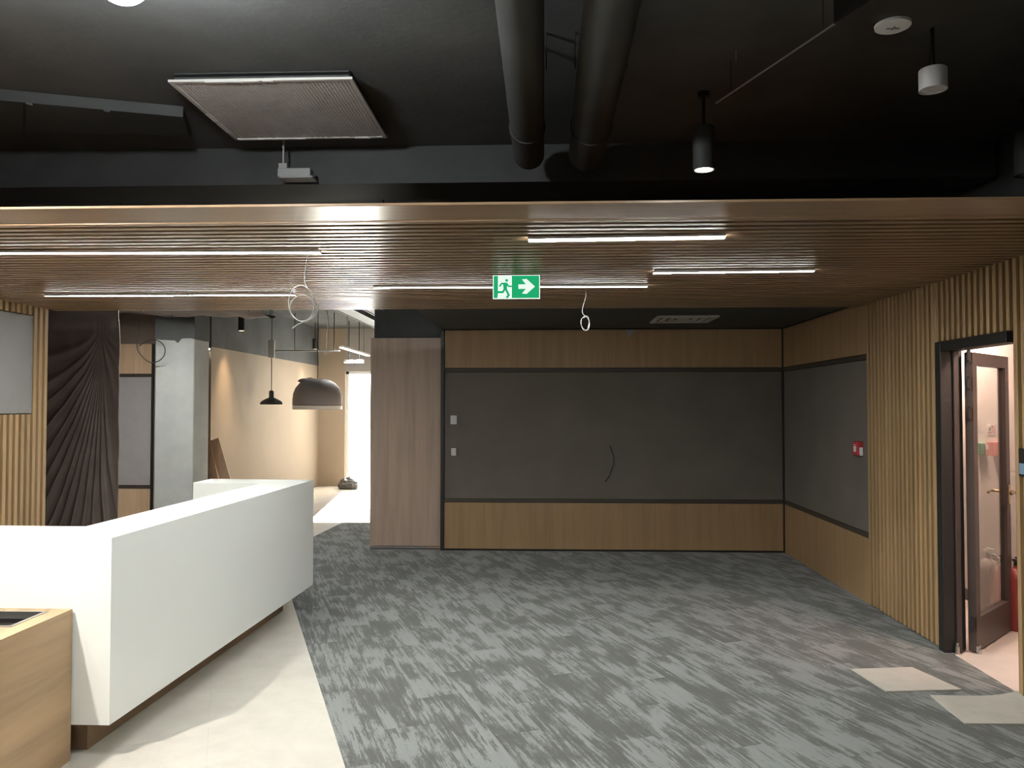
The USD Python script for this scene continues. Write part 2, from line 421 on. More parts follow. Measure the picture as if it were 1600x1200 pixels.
part(wlb, 'upper_panel', cbox(pa - 0.5, pb, YN, YN + 0.02, 2.075, 2.47, 0.002), 'oak_lit')
part(wlb, 'felt_panel', cbox(pa - 0.5, pb, YN + 0.003, YN + 0.02, 0.60, 2.03, 0.002), 'felt_lit')
part(wlb, 'lower_panel', cbox(pa - 0.5, pb, YN, YN + 0.02, 0.0, 0.555, 0.002), 'oak_lit')
for z in (0.558, 2.033):
    part(wlb, 'trim_strip', box(pa - 0.5, pb, YN - 0.005, YN + 0.02, z, z + 0.04), 'bronze')
part(wlb, 'edge_strip', box(pb, pb + 0.025, YN - 0.01, YN + 0.02, 0, 2.47), 'black_metal')

wc = thing('wall_corridor', 'tan plastered wall of the far corridor lit by wall washers', 'wall', kind='structure')
part(wc, 'wall_core', box(-4.80, -4.65, 11.0, YEND, 0, 2.475), 'tan')
part(wc, 'dark_band', box(-4.80, -4.652, 11.0, YEND, 2.475, ZC), 'black_paint')
part(wc, 'end_face', box(-5.3, -4.80, 11.0, 11.15, 0, ZC), 'brown_wall')
part(wc, 'niche_side', box(-5.35, -5.2, 10.55, 11.0, 0, ZC), 'brown_wall')
wcr = thing('wall_corridor_right', 'hidden side wall of the far corridor behind the oak partition', 'wall', kind='structure')
part(wcr, 'wall_core', box(-2.02, -1.87, YB + 0.30, YEND, 0, 2.44), 'oak_grey')
part(wcr, 'dark_band', box(-2.02, -1.87, YB + 0.30, YEND, 2.44, ZC), 'black_paint')
part(wcr, 'wall_core', box(-1.87, -1.14, YB + 0.17, YB + 0.30, 2.44, ZC), 'black_paint')

# --- end wall with the glazed opening
we = thing('wall_end', 'end wall of the far corridor beside the bright window', 'wall', kind='structure')
WX0, WX1, WZ1 = -4.10, -2.12, 2.36
part(we, 'wall_core', box(-4.80, WX0, YEND, YEND + 0.2, 0, ZC), 'tan')
part(we, 'wall_core', box(WX1, -1.87, YEND, YEND + 0.2, 0, ZC), 'tan')
part(we, 'wall_core', box(WX0, WX1, YEND, YEND + 0.2, WZ1, ZC), 'hall_paint')
w1 = thing('window_1', 'full-height glazed opening at the far end, blown out by daylight', 'window', kind='structure')
for a, b in ((WX0, WX0 + 0.05), (-3.10, -3.05), (WX1 - 0.05, WX1)):
    part(w1, 'window_post', box(a, b, YEND + 0.10, YEND + 0.16, 0, WZ1), 'white_plastic')
part(w1, 'window_rail', box(WX0, WX1, YEND + 0.10, YEND + 0.16, WZ1 - 0.05, WZ1), 'white_plastic')
part(w1, 'pane', box(WX0 + 0.05, -3.10, YEND + 0.125, YEND + 0.135, 0.0, WZ1 - 0.05), 'pane')
part(w1, 'pane', box(-3.05, WX1 - 0.05, YEND + 0.125, YEND + 0.135, 0.0, WZ1 - 0.05), 'pane')
g = part(None, 'terrace', box(-30, 30, YEND + 0.2, 60, -0.3, -0.05), 'paving')
tag(g, 'pale paving outside the far window', 'ground', kind='structure')

# --- side corridor behind the door
wh = thing('wall_hall', 'pinkish plastered walls of the side corridor behind the door', 'wall', kind='structure')
part(wh, 'wall_core', box(3.60, 3.75, 3.2, 8.2, 0, 2.75), 'plaster')
part(wh, 'wall_core', box(XR + 0.15, 3.60, 8.05, 8.2, 0, 2.75), 'plaster')
part(wh, 'wall_core', box(XR + 0.15, 3.60, 3.05, 3.2, 0, 2.75), 'plaster')
part(wh, 'baseboard', box(3.585, 3.60, 3.2, 8.05, 0, 0.09), 'bronze')
part(wh, 'hall_ceiling', box(XR + 0.15, 3.75, 3.05, 8.2, 2.62, 2.75), 'plaster')

# ================================================================== CEILINGS
ce = thing('ceiling', 'black painted open ceiling over the front of the hall', 'ceiling', kind='structure')
part(ce, 'ceiling_slab', box(-6.4, XR + 0.2, YF - 0.2, YB + 0.3, ZC, ZC + 0.2), 'black_paint')
part(ce, 'ceiling_slab', box(-6.4, -1.85, YB + 0.3, YEND + 0.2, ZC, ZC + 0.2), 'black_paint')
cb_ = part(None, 'ceiling_bay', box(-1.165, XR + 0.02, 6.905, YB + 0.015, 2.53, 2.57), 'black_duct')
tag(cb_, 'black lowered ceiling of the carpeted bay', 'ceiling', kind='structure')
# beams of the open ceiling
for q, lab in ((box(XL, XR, 4.86, 5.25, 3.02, ZC), 'black ceiling beam crossing above the raft beyond the grille'), (box(-6.2, -2.6, 7.45, 7.75, 2.74, ZC), 'black ceiling beam behind the raft over the rear niche')):
    tag(part(None, 'beam', q, 'black_duct'), lab, 'beam', kind='structure')

# --- hanging raft of oak slats
rf = thing('slatted_ceiling', 'wide hanging ceiling raft of oak slats crossing the hall', 'ceiling panel')
RY0, RY1 = 3.50, 6.90
part(rf, 'edge_board', cbox(XL + 0.012, XR - 0.02, RY0 - 0.185, RY0 + 0.078, 2.49, 2.502, 0.002), 'oak_x')
parts(rf, 'suspension_rod', [cyl(x, yy, 2.545, ZC, 0.005, 10) for x in (-3.2, -1.2, 0.9, 2.2) for yy in (5.9, 6.7)], 'black_metal')
part(rf, 'backing_board', box(XL + 0.012, XR - 0.02, RY0 + 0.078, RY1, 2.513, 2.545), 'oak_back')
n = 40
p = (RY1 - RY0 - 0.078) / n
for i in range(n):
    a = RY0 + 0.078 + (i + 0.46) * p
    part(rf, 'slat', cbox(XL + 0.012, XR - 0.02, a, a + p * 0.54, 2.49, 2.5145, 0.0025), 'oak_x')

# ================================================================== RECEPTION COUNTER
A0, A1 = np.array([-2.028, 3.695]), np.array([-1.926, 6.64])
T = 0.34
dirv = (A1 - A0) / np.linalg.norm(A1 - A0)
nrm = np.array([-dirv[1], dirv[0]])
ix0 = A0 + nrm * T + dirv * T; ix1 = A1 + nrm * T - dirv * T
outline = sg.Polygon([A0, A1, (-2.83, A1[1] + 0.07), (-2.83, A1[1] - 0.27), ix1, ix0, (-4.0, ix0[1] + 0.0), (-4.0, A0[1])])
ct = thing('reception_counter', 'white angular reception counter floating on a recessed oak plinth', 'counter')
body = extrude(outline, 0.16, 1.03)
part(ct, 'counter_body', body, 'white')
q = 0.168
pl = sg.Polygon([A0 + nrm * q + dirv * 0.10, A1 + nrm * q - dirv * 0.235, ix1 + dirv * 0.1 + nrm * 0.0, ix0 - dirv * 0.1, (-4.0, ix0[1] - 0.1), (-4.0, A0[1] + 0.10)])
part(ct, 'plinth', extrude(pl, 0.0, 0.16), 'oak_plinth')

# --- low oak desk at the near end
dk = thing('low_desk', 'low oak cabinet with inset dark tray against the white counter', 'cabinet')
dx0, dx1, dy0, dy1, dz = -4.0, -2.205, 2.45, 3.685, 0.70
ins = (dx0 + 0.9, -2.285, 3.375, 3.628)
top = sg.box(dx0, dy0, dx1, dy1).difference(sg.box(ins[0], ins[2], ins[1], ins[3]))
DT = part(dk, 'desk_top', extrude(top, dz - 0.03, dz), 'oak_desk')
part(dk, 'side_panel', box(dx1 - 0.02, dx1, dy0, dy1, 0, dz - 0.03), 'oak_desk')
part(dk, 'side_panel', box(dx0, dx0 + 0.02, dy0, dy1, 0, dz - 0.03), 'oak_desk')
part(dk, 'front_panel', box(dx0 + 0.02, dx1 - 0.02, dy0, dy0 + 0.02, 0, dz - 0.03), 'oak_desk')
part(dk, 'back_panel', box(dx0 + 0.02, dx1 - 0.02, dy1 - 0.02, dy1, 0, dz - 0.03), 'oak_desk')
rim = sg.box(ins[0], ins[2], ins[1], ins[3]); hole = sg.box(ins[0] + .016, ins[2] + .012, ins[1] - .016, ins[3] - .012)
part(DT, 'tray_rim', extrude(rim.difference(hole), dz - 0.03, dz + 0.003), 'steel', label='grey metal rim of the inset tray')
part(DT, 'tray', cat(box(ins[0], ins[1], ins[2], ins[3], dz - 0.06, dz - 0.05), box(ins[0], ins[0] + .014, ins[2], ins[3], dz - 0.05, dz - 0.03),
                     box(ins[1] - .014, ins[1], ins[2], ins[3], dz - 0.05, dz - 0.03), box(ins[0] + .014, ins[1] - .014, ins[2], ins[2] + .01, dz - 0.05, dz - 0.03),
                     box(ins[0] + .014, ins[1] - .014, ins[3] - .01, ins[3], dz - 0.05, dz - 0.03)), 'black_metal', label='dark inset tray')

# ================================================================== DOOR
dr = thing('door_1', 'dark bronze framed glass door standing open into the side corridor', 'door', kind='structure')
part(dr, 'door_jamb', cbox(XR - 0.03, XR + 0.095, YD1 - 0.075, YD1, 0, 2.082, 0.003), 'black_metal')
part(dr, 'door_jamb', cbox(XR + 0.01, XR + 0.16, YD0, YD0 + 0.03, 0, 2.082, 0.003), 'black_metal')
part(dr, 'door_lintel', cbox(XR - 0.03, XR + 0.095, YD0 + 0.03, YD1 - 0.075, 2.017, 2.082, 0.003), 'black_metal')
part(dr, 'door_stop', cbox(XR + 0.05, XR + 0.08, YD1 - 0.092, YD1 - 0.075, 0.0, 2.017, 0.002), 'bronze')
# the leaf, built flat along +x from the hinge and then turned
hinge = np.array([2.858, 5.505]); tip = np.array([3.405, 6.065])
ang = math.atan2(*(tip - hinge)[::-1]); LW = 0.80
Tm = trimesh.transformations.rotation_matrix(ang, (0, 0, 1)); Tm[:2, 3] = hinge


def leaf(name, mesh, m, **k):
    mesh.apply_transform(Tm); return part(dr, name, mesh, m, **k)


zt = 2.01
ring = sg.box(0, 0.012, LW, zt).difference(sg.box(0.085, 0.23, LW - 0.085, zt - 0.085))
lf = trimesh.creation.extrude_polygon(ring, 0.05, engine='earcut')
lf.apply_transform(np.array([[1, 0, 0, 0], [0, 0, -1, 0.025], [0, 1, 0, 0], [0, 0, 0, 1.0]]))
LEAF = leaf('door_leaf', lf, 'bronze')
_leaf = leaf


def leaf(name, mesh, m, **k):
    mesh.apply_transform(Tm); return part(LEAF, name, mesh, m, **k)


leaf('glass_pane', box(0.085, LW - 0.085, -0.004, 0.004, 0.23, zt - 0.085), 'pane')
for s in (-1, 1):
    hd = cat(cyl(LW - 0.042, 0, 0, 0.05, 0.011), )
    hd.apply_transform(trimesh.transformations.rotation_matrix(s * math.pi / 2, (1, 0, 0), (LW - 0.042, 0, 0)))
    hd = cat(move(hd, 0, -s * 0.025, 1.02), tube(spline([(LW - 0.042, -s * 0.072, 1.02), (LW - 0.09, -s * 0.076, 1.022), (LW - 0.17, -s * 0.074, 1.015)], 12), 0.009),
             box(LW - 0.062, LW - 0.022, -s * 0.025, -s * 0.031, 0.93, 1.07))
    leaf('door_handle', hd, 'brass', label='brass lever handle')
for z in (0.20, 1.60, 1.80, 1.985):
    leaf('hinge', cat(cyl(-0.022, -0.01, z - 0.045, z + 0.045, 0.011, 16), box(-0.06, -0.0, -0.014, -0.006, z - 0.03, z + 0.03)), 'black_metal')
part(dr, 'floor_bolt', cat(cyl(2.742, 5.475, 0, 0.05, 0.014, 20), cyl(2.742, 5.475, 0.05, 0.075, 0.010, 20)), 'steel')
leaf('pivot', cat(cyl(0.02, -0.035, 0.0, 0.03, 0.018, 20), box(-0.01, 0.05, -0.035, -0.025, 0.012, 0.05)), 'steel')

# ================================================================== LAMPS
def linear_lamp(x0, y0, x1, y1, label, group, w=0.034, z=2.49, lit='led'):
    t = thing('linear_lamp', label, 'lamp', group=group)
    a, b = np.array([x0, y0, z]), np.array([x1, y1, z]); d = (b - a) / np.linalg.norm(b - a)
    part(t, 'lamp_body', bar(a + [0, 0, -0.006], b + [0, 0, -0.006], w + 0.006, 0.012), 'white_plastic')
    n2 = np.array([-d[1], d[0], 0])
    pr = []
    for ang in np.linspace(0, math.pi, 9):
        pr.append(n2 * math.cos(ang) * w / 2 + np.array([0, 0, -math.sin(ang) * w * 0.08 - 0.011]))
    pts = [a + q for q in pr] + [b + q for q in pr]
    part(t, 'lamp_diffuser', trimesh.convex.convex_hull(np.array(pts)), lit, label='white glowing diffuser')
    return t


def on_raft(px, py):
    return pix(px, py, 'z', 2.478)


for (p0, p1, lab) in (
        ((-260, 397), (500, 395), 'long glowing linear ceiling lamp at far left, nearest the front edge of the oak raft'),
        ((826, 376), (1132, 371), 'short glowing linear ceiling lamp right of centre, nearest the viewer, widened for its bloom'),
        ((1021, 427), (1271, 424), 'short glowing linear ceiling lamp farthest to the right'),
        ((73, 463), (460, 461), 'long thin glowing linear ceiling lamp ending behind the coiled white cable'),
        ((584, 450), (1011, 448), 'long thin glowing linear ceiling lamp passing behind the green exit sign')):
    a, b = on_raft(*p0), on_raft(*p1)
    linear_lamp(a[0], a[1], b[0], b[1], lab, 'linear lamps under the oak raft', 0.075 if p0[0] == 826 else 0.056)  # diffusers widened so their shape includes the bloom
for x0, x1, y_, lab in ((-3.4, -1.5, 1.6, 'unseen hanging linear lamp left of the viewer, placed to light the counter and carpet'), (-0.9, 1.0, 0.9, 'unseen hanging linear lamp right of the viewer, placed to light the counter and carpet'), (-1.6, 0.3, -0.8, 'unseen hanging linear lamp behind the viewer, placed to light the hall')):  # lamps out of view, placed to light the counter and carpet
    t = linear_lamp(x0, y_, x1, y_, lab, 'unseen hanging linear lamps placed to light the hall', 0.06, 2.9, 'led_unseen')
    parts(t, 'hanger', [box(x, x + .004, y_ - .002, y_ + .002, 2.90, ZC) for x in (x0 + .2, x1 - .2)], 'black_metal')


def cylinder_spot(x, y, z0, h, r, label, m_body, m_lens, rod=True, name='cylinder_spotlight'):
    t = thing(name, label, 'spotlight', (x, y, z0))
    prof = [(r * 0.82, 0.004), (r * 0.86, 0.0), (r, 0.0), (r, h - 0.004), (r - 0.004, h), (0, h)]
    part(t, 'lamp_body', lathe(prof), m_body, smooth=35)
    part(t, 'lens', lathe([(0, 0.012), (r * 0.83, 0.012), (r * 0.83, 0.004), (0, 0.004)]), m_lens, smooth=35)
    if rod:
        part(t, 'stem', cyl(0, 0, h, ZC - z0, 0.008, 16), 'black_metal')
        part(t, 'ceiling_rose', cyl(0, 0, ZC - z0 - 0.02, ZC - z0, 0.03, 24), 'black_metal')
    return t


v = pix(1100, 266, 'z', 2.85)
cylinder_spot(v[0], v[1], 2.85, 0.22, 0.055, 'lit black cylinder spotlight above the raft, right of the ducts', 'black_duct', 'spot_view')
v = pix(1458, 141, 'z', 2.90)
cylinder_spot(v[0], v[1], 2.90, 0.085, 0.052, 'unlit short white cylinder spotlight at upper right', 'white_plastic', 'white_plastic')
v = pix(1597, 274, 'z', 2.85)
cylinder_spot(v[0] + 0.02, v[1], 2.85, 0.22, 0.055, 'unlit black cylinder spotlight with brass reflector, cut by the right edge', 'black_duct', 'brass')
# unseen downlights, out of view, placed to light the counter and the carpet
cylinder_spot(-2.74, 2.55, 2.95, 0.20, 0.055, 'unseen black cylinder spotlight over the low desk, placed to light the counter end', 'black_duct', 'spot_unseen')
cylinder_spot(-3.2, 1.1, 2.95, 0.20, 0.055, 'unseen black cylinder spotlight left of the viewer, placed to light the hall', 'black_duct', 'spot_unseen_side')
cylinder_spot(0.8, 1.6, 2.95, 0.20, 0.055, 'unseen black cylinder spotlight right of the viewer, placed to light the carpet', 'black_duct', 'spot_unseen_side')
v = pix(190, -22, 'z', 2.98)
gl = thing('globe_lamp', 'opal globe lamp almost out of view at the top edge, placed to light the left ceiling', 'lamp', (v[0], v[1], 2.98))
sph = trimesh.creation.icosphere(3, 0.085); part(gl, 'globe', move(sph, 0, 0, 0.03), 'globe', smooth=True)
part(gl, 'lamp_base', cyl(0, 0, 0.105, ZC - 2.98, 0.02, 32), 'white_plastic')

t = linear_lamp(-5.3, 8.35, -3.8, 8.35, 'unseen linear lamp hidden behind the raft edge, placed to light the rear niche', None, 0.09, 2.80, 'led_unseen_rear')  # out of view, placed to light the column and niche panels
parts(t, 'hanger', [box(x, x + .004, 8.348, 8.352, 2.80, ZC) for x in (-5.1, -4.0)], 'black_metal')
# side corridor lamps, out of view, placed to light its walls and floor
for yy, lab in ((4.6, 'unseen round ceiling lamp near the doorway, lighting the side corridor'), (7.0, 'unseen round ceiling lamp beyond the open door, lighting the corridor wall')):
    hl = thing('corridor_lamp', lab, 'lamp', (3.22, yy, 2.55))
    part(hl, 'lamp_base', cyl(0, 0, 0.03, 0.07, 0.16), 'white_plastic')
    part(hl, 'lamp_diffuser', lathe([(0, 0), (0.10, 0.004), (0.14, 0.02), (0.15, 0.03), (0, 0.03)]), 'corr', smooth=40)

# ================================================================== EXIT SIGN
ES = pix(770, 430, 'y', 5.12); EE = pix(844, 467, 'y', 5.12)
ex0, ex1, ez1, ez0 = ES[0], EE[0], 2.489, EE[2]
es = thing('exit_sign', 'green and white backlit exit sign with running figure and arrow', 'sign')
W_, H_ = ex1 - ex0, ez1 - ez0
fr = sg.box(0, 0, W_, H_).difference(sg.box(0.006, 0.006, W_ - 0.006, H_ - 0.004))
toxz = np.array([[1, 0, 0, ex0], [0, 0, -1, 5.12], [0, 1, 0, ez0], [0, 0, 0, 1.0]])


def on_sign(poly, d0, d1):
    ms = [trimesh.creation.extrude_polygon(g, d1 - d0, engine='earcut') for g in getattr(poly, 'geoms', [poly])]
    m = cat(*[move(q, z=d0) for q in ms]); m.apply_transform(toxz); return m


part(es, 'sign_case', on_sign(sg.box(0, 0, W_, H_), -0.03, 0.0), 'white_plastic')
part(es, 'sign_frame', on_sign(fr, 0.0, 0.006), 'sign_white')
GF = part(es, 'green_field', on_sign(sg.box(0.006, 0.006, W_ - 0.006, H_ - 0.004), 0.0, 0.002), 'sign_green')
u = W_ / 74.0
S = lambda pts: sg.Polygon([(a * u, H_ - b * u) for a, b in pts])
ln = lambda pts, w: sg.LineString([(a * u, H_ - b * u) for a, b in pts]).buffer(w * u / 2, cap_style=1)
doorway = S([(8, 0.5), (30, 0.5), (30, 36), (7, 36), (8, 30)])
man = ln([(21.5, 13), (18, 13), (14, 13), (11, 17)], 2.4).union(ln([(21.5, 13), (25, 17.5), (31, 17.5)], 2.2))
man = man.union(S([(16, 12.5), (23, 12), (22, 22), (17, 23)])).union(ln([(19, 21), (16, 26.5), (7, 26.5)], 3.0)).union(ln([(20, 21), (25, 31), (22.5, 34.5)], 3.2))
man = man.union(sg.Point(21.8 * u, H_ - 8.2 * u).buffer(2.1 * u))
part(GF, 'doorway_pictogram', on_sign(doorway, 0.002, 0.0032), 'sign_white')
part(GF, 'running_figure', on_sign(man, 0.0032, 0.0042), 'sign_green')
arrow = S([(40, 14.5), (51.5, 14.5), (45.5, 6.5), (53, 6), (66, 18), (53, 29.5), (45.5, 29), (51.5, 21.5), (40, 21.5)])
part(GF, 'arrow', on_sign(arrow, 0.002, 0.0032), 'sign_white')

# ================================================================== HANGING CABLES
def wire(name, label, pts, r, m, n=60, cat_='cable'):
    t = part(None, name, tube(spline(pts, n), r, 7), m, smooth=True)
    tag(t, label, cat_)
    return t


YC = 4.22


def P(px, py, y):
    return pix(px, py, 'y', y)


pts = [P(478, 388, YC), P(477.5, 420, YC), P(478, 446, YC)]
pts += [P(484, 455, YC - .01), P(490, 478, YC - .015), P(487, 493, YC - .01), P(473, 502, YC), P(456, 492, YC + .01), P(451, 470, YC + .01), P(458, 452, YC + .005), P(470, 446, YC),
        P(482, 452, YC - .01), P(491, 466, YC - .01), P(497, 484, YC - .015), P(490, 496, YC - .01), P(476, 503, YC), P(461, 497, YC + .01), P(453, 480, YC + .01), P(460, 466, YC), P(474, 461, YC - .01), P(488, 469, YC - .015), P(494, 482, YC - .01), P(486, 497, YC), P(472, 504, YC + .01), P(457, 513, YC)]
wire('coiled_cable', 'loosely coiled pale cable hanging from the raft above the white counter', pts, 0.0028, 'grey_wire', 160)
YC2 = 5.85
pts = [P(913, 452, YC2), P(913.5, 470, YC2), P(912, 492, YC2), P(918, 497, YC2 + .01), P(921, 508, YC2 + .01), P(917, 516, YC2), P(910, 512, YC2 - .01), P(908, 504, YC2 - .01), P(912, 495, YC2), P(917, 494, YC2 + .01), P(920, 506, YC2 + .02), P(914, 517, YC2), P(908, 508, YC2 - .015), P(914, 496, YC2)]
wire('coiled_cable', 'small coil of grey cable hanging from the raft right of the exit sign', pts, 0.0028, 'grey_plastic', 110)
YR = 9.75
pts = [P(216, 500, YR), P(215.5, 528, YR), P(215, 546, YR), P(222, 557, YR), P(234, 566, YR), P(246, 565, YR - .02), P(256, 556, YR - .03), P(257.5, 544, YR - .03), P(250, 534, YR - .03), P(240, 531, YR - .02), P(226, 535, YR), P(217, 541, YR)]
wire('looped_cable', 'black cable loop hanging in front of the grey column', pts, 0.006, 'dark_wire', 90)
pts = [P(953, 697, YB + 0.004), P(955, 702, YB - .03), P(958.5, 712, YB - .035), P(958.5, 724, YB - .03), P(954, 738, YB - .02), P(951, 745, YB - .012), P(945, 752, YB - .010)]
wire('wall_cable', 'short dark cable end sticking out of the grey felt back wall', pts, 0.0055, 'dark_wire', 40)
YZ = 9.0
pts = [(*P(512, 496, YZ)[:2], ZC), P(512, 496, YZ), P(512, 518, YZ), P(511, 524, YZ), P(511.5, 535, YZ), P(512, 544, YZ), P(515.5, 547, YZ), P(511, 550, YZ), P(508, 555, YZ)]
wire('hanging_cable', 'short bent white cable hanging from the dark ceiling left of the partition', pts, 0.008, 'white_plastic', 50)

# ================================================================== FRONT CEILING FITTINGS
g0 = np.array([pix(258, 127, 'z', 3.2), pix(548, 125, 'z', 3.2), pix(607, 216, 'z', 3.2), pix(370, 219, 'z', 3.2)])
GX0, GX1, GY0, GY1, GZ = g0[[0, 3], 0].mean(), g0[[1, 2], 0].mean(), g0[:2, 1].mean(), g0[2:, 1].mean(), 3.2
gr = thing('air_grille', 'square grey perforated air grille in the black ceiling', 'vent')
part(gr, 'grille_box', box(GX0 + .02, GX1 - .02, GY0 + .02, GY1 - .02, GZ + 0.045, ZC), 'black_duct')
fr = sg.box(GX0, GY0, GX1, GY1).difference(sg.box(GX0 + .02, GY0 + .02, GX1 - .02, GY1 - .02))
part(gr, 'grille_frame', extrude(fr, GZ, GZ + 0.012), 'mesh_grey')
part(gr, 'backing', box(GX0 + .02, GX1 - .02, GY0 + .02, GY1 - .02, GZ + 0.02, GZ + 0.03), 'black_duct')
bars = []
for k in range(1, 52):
    xx = GX0 + (GX1 - GX0) * k / 52; yy = GY0 + (GY1 - GY0) * k / 52
    bars += [box(xx - .0048, xx + .0048, GY0 + .02, GY1 - .02, GZ + 0.004, GZ + 0.009), box(GX0 + .02, GX1 - .02, yy - .0048, yy + .0048, GZ + 0.005, GZ + 0.010)]
part(gr, 'perforated_sheet', cat(*bars), 'mesh_grey', kind='stuff')


def strip(px0, py0, px1, py1, w, along):
    a, b = pix(px0, py0, 'z', GZ), pix(px1, py1, 'z', GZ)
    if along == 'x':
        return box(a[0], b[0], a[1] - w / 2, a[1] + w / 2, GZ - 0.003, GZ + 0.001)
    return box(a[0] - w / 2, a[0] + w / 2, a[1], b[1], GZ - 0.003, GZ + 0.001)


yA, yZ = GY0 + 0.010, GY1 - 0.010  # pale strips stand for light through gaps at the grille edge
for x0, x1, yy in ((320, 406, yA), (411, 428, yA), (371, 478, yZ), (556, 580, yZ)):
    a, b = pix(x0, 128 if yy == yA else 217, 'z', GZ)[0], pix(x1, 128 if yy == yA else 217, 'z', GZ)[0]
    part(gr, 'tape_strip', box(a, b, yy - 0.009, yy + 0.009, GZ - 0.002, GZ), 'paper', label='pale strip standing for light in the gap at the grille edge')
for y0, y1 in ((178, 190), (194, 208)):
    part(gr, 'tape_strip', box(GX0 + 0.001, GX0 + 0.030, pix(325, y0, 'z', GZ)[1], pix(345, y1, 'z', GZ)[1], GZ - 0.002, GZ), 'paper', label='pale strip standing for light in the gap at the grille edge')

# emergency lamp under the ceiling
e0, e1 = pix(436, 270, 'y', 4.70), pix(492, 281, 'y', 4.70)
em = thing('emergency_lamp', 'small pale box lamp hanging in the dark above the raft, beyond the grille', 'lamp')
part(em, 'lamp_plate', cbox(e0[0] + 0.02, e1[0], 4.65, 4.75, e1[2], e1[2] + 0.012, 0.003), 'grey_plastic')
part(em, 'lamp_box', cbox(e0[0], e1[0] - 0.02, 4.67, 4.74, e1[2] + 0.012, e1[2] + 0.065, 0.004), 'grey_plastic')
part(em, 'bracket', cat(box(e0[0], e0[0] + 0.05, 4.69, 4.72, e1[2] + 0.065, e1[2] + 0.10), box(e0[0] + 0.02, e0[0] + 0.03, 4.70, 4.71, e1[2] + 0.10, ZC)), 'grey_plastic')

# round ducts
for x, r, lab in ((-0.085, 0.088, 'left of two round black ducts running away under the ceiling'), (0.245, 0.102, 'right of two round black ducts running away under the ceiling')):
    d = thing('round_duct', lab, 'duct')
    part(d, 'duct_run', tube([(x, -2.9, 3.09), (x, 4.55, 3.09)], r, 32), 'black_duct', smooth=40)
    for yy in (1.2, 2.6, 4.1):
        part(d, 'duct_collar', tube([(x, yy - .02, 3.09), (x, yy + .02, 3.09)], r + 0.006, 32), 'black_duct', smooth=40)
    for yy in (0.9, 3.4):
        parts(d, 'hanger', [box(x - r - .01, x - r - .006, yy - .01, yy + .01, 3.09, ZC), box(x + r + .006, x + r + .01, yy - .01, yy + .01, 3.09, ZC)], 'black_metal')
# rectangular ducts across the left
d = thing('flat_duct', 'flat black duct crossing the ceiling left of the grille', 'duct')
q0, q1, q2, q3 = [pix(*q, 'z', 3.19)[:2] for q in ((-40, 153), (286, 183), (296, 212), (-40, 204))]
part(d, 'duct_run', extrude(sg.Polygon([q0, q1, q2, q3]), 3.19, ZC - 0.002), 'black_duct')
for w_ in (0.25, 0.62):
    c0, c1_ = q0 * (1 - w_) + q1 * w_, q3 * (1 - w_) + q2 * w_
    part(d, 'duct_flange', bar((*c0, 3.186), (*c1_, 3.186), 0.03, 0.01), 'black_duct')
# boxed soffit with detector
c1 = pix(1380, 68, 'z', 3.0)[:2]
ux = np.array([math.sin(CA), -math.cos(CA)]); vx = np.array([-math.cos(CA), -math.sin(CA)])
sf = sg.Polygon([c1, c1 + vx * 0.42, c1 + vx * 0.42 + ux * 1.4, c1 + ux * 1.4])
sf = sg.Polygon([c1, c1 + np.array([-0.22, -0.15]) * 1.4, c1 + np.array([-0.22, -0.15]) * 1.4 + ux * 1.2, c1 + ux * 1.2])
big = sg.Polygon([c1 + vx * 0.3 * 0, c1 + ux * 1.2, c1 + ux * 1.2 - vx * 0.75, c1 - vx * 0.75])
so = thing('black_soffit', 'black boxed soffit at upper right carrying the round detector', 'soffit')
ctr = pix(1395, 38, 'z', 3.0)
sfit = sg.Polygon([c1, c1 + np.array([-0.24, -0.165]), c1 + np.array([-0.24, -0.165]) + ux * 1.2, c1 + ux * 1.2 + np.array([0.16, 0.06]), c1 + np.array([0.05, 0.02])]).convex_hull
part(so, 'soffit_box', extrude(sfit, 3.0, ZC - 0.002), 'black_metal')
dt = thing('smoke_detector', 'flat white round ceiling detector at the upper right', 'detector', (ctr[0], ctr[1], 2.986))
DD = part(dt, 'detector_disc', lathe([(0, 0), (0.05, 0.0), (0.06, 0.005), (0.061, 0.014), (0, 0.014)]), 'white_plastic', smooth=35)
part(DD, 'detector_slot', cat(box(-0.022, 0.022, -0.003, 0.003, -0.003, 0.0), box(-0.003, 0.003, -0.014, 0.010, -0.003, 0.0)), 'grey_plastic')
# conduit
a, b = pix(1119, 161, 'z', 3.1), pix(1310, 33, 'z', 3.1)
t = thing('conduit_rod', 'thin grey rod running diagonally under the ceiling towards the detector', 'rod')
part(t, 'rod', tube([a, b], 0.0045, 10), 'grey_plastic', smooth=True)
parts(t, 'rod_hanger', [*[tube([q, (q[0], q[1], ZC)], 0.002, 6) for q in (a * .85 + b * .15, a * .1 + b * .9)]], 'black_metal')
a = pix(1150, 96, 'y', 3.6)
wire('suspension_wire', 'thin vertical suspension wire beside the diagonal rod', [a, a + [0, 0, 0.1], (a[0], a[1], ZC)], 0.0022, 'grey_plastic', 12, 'wire')

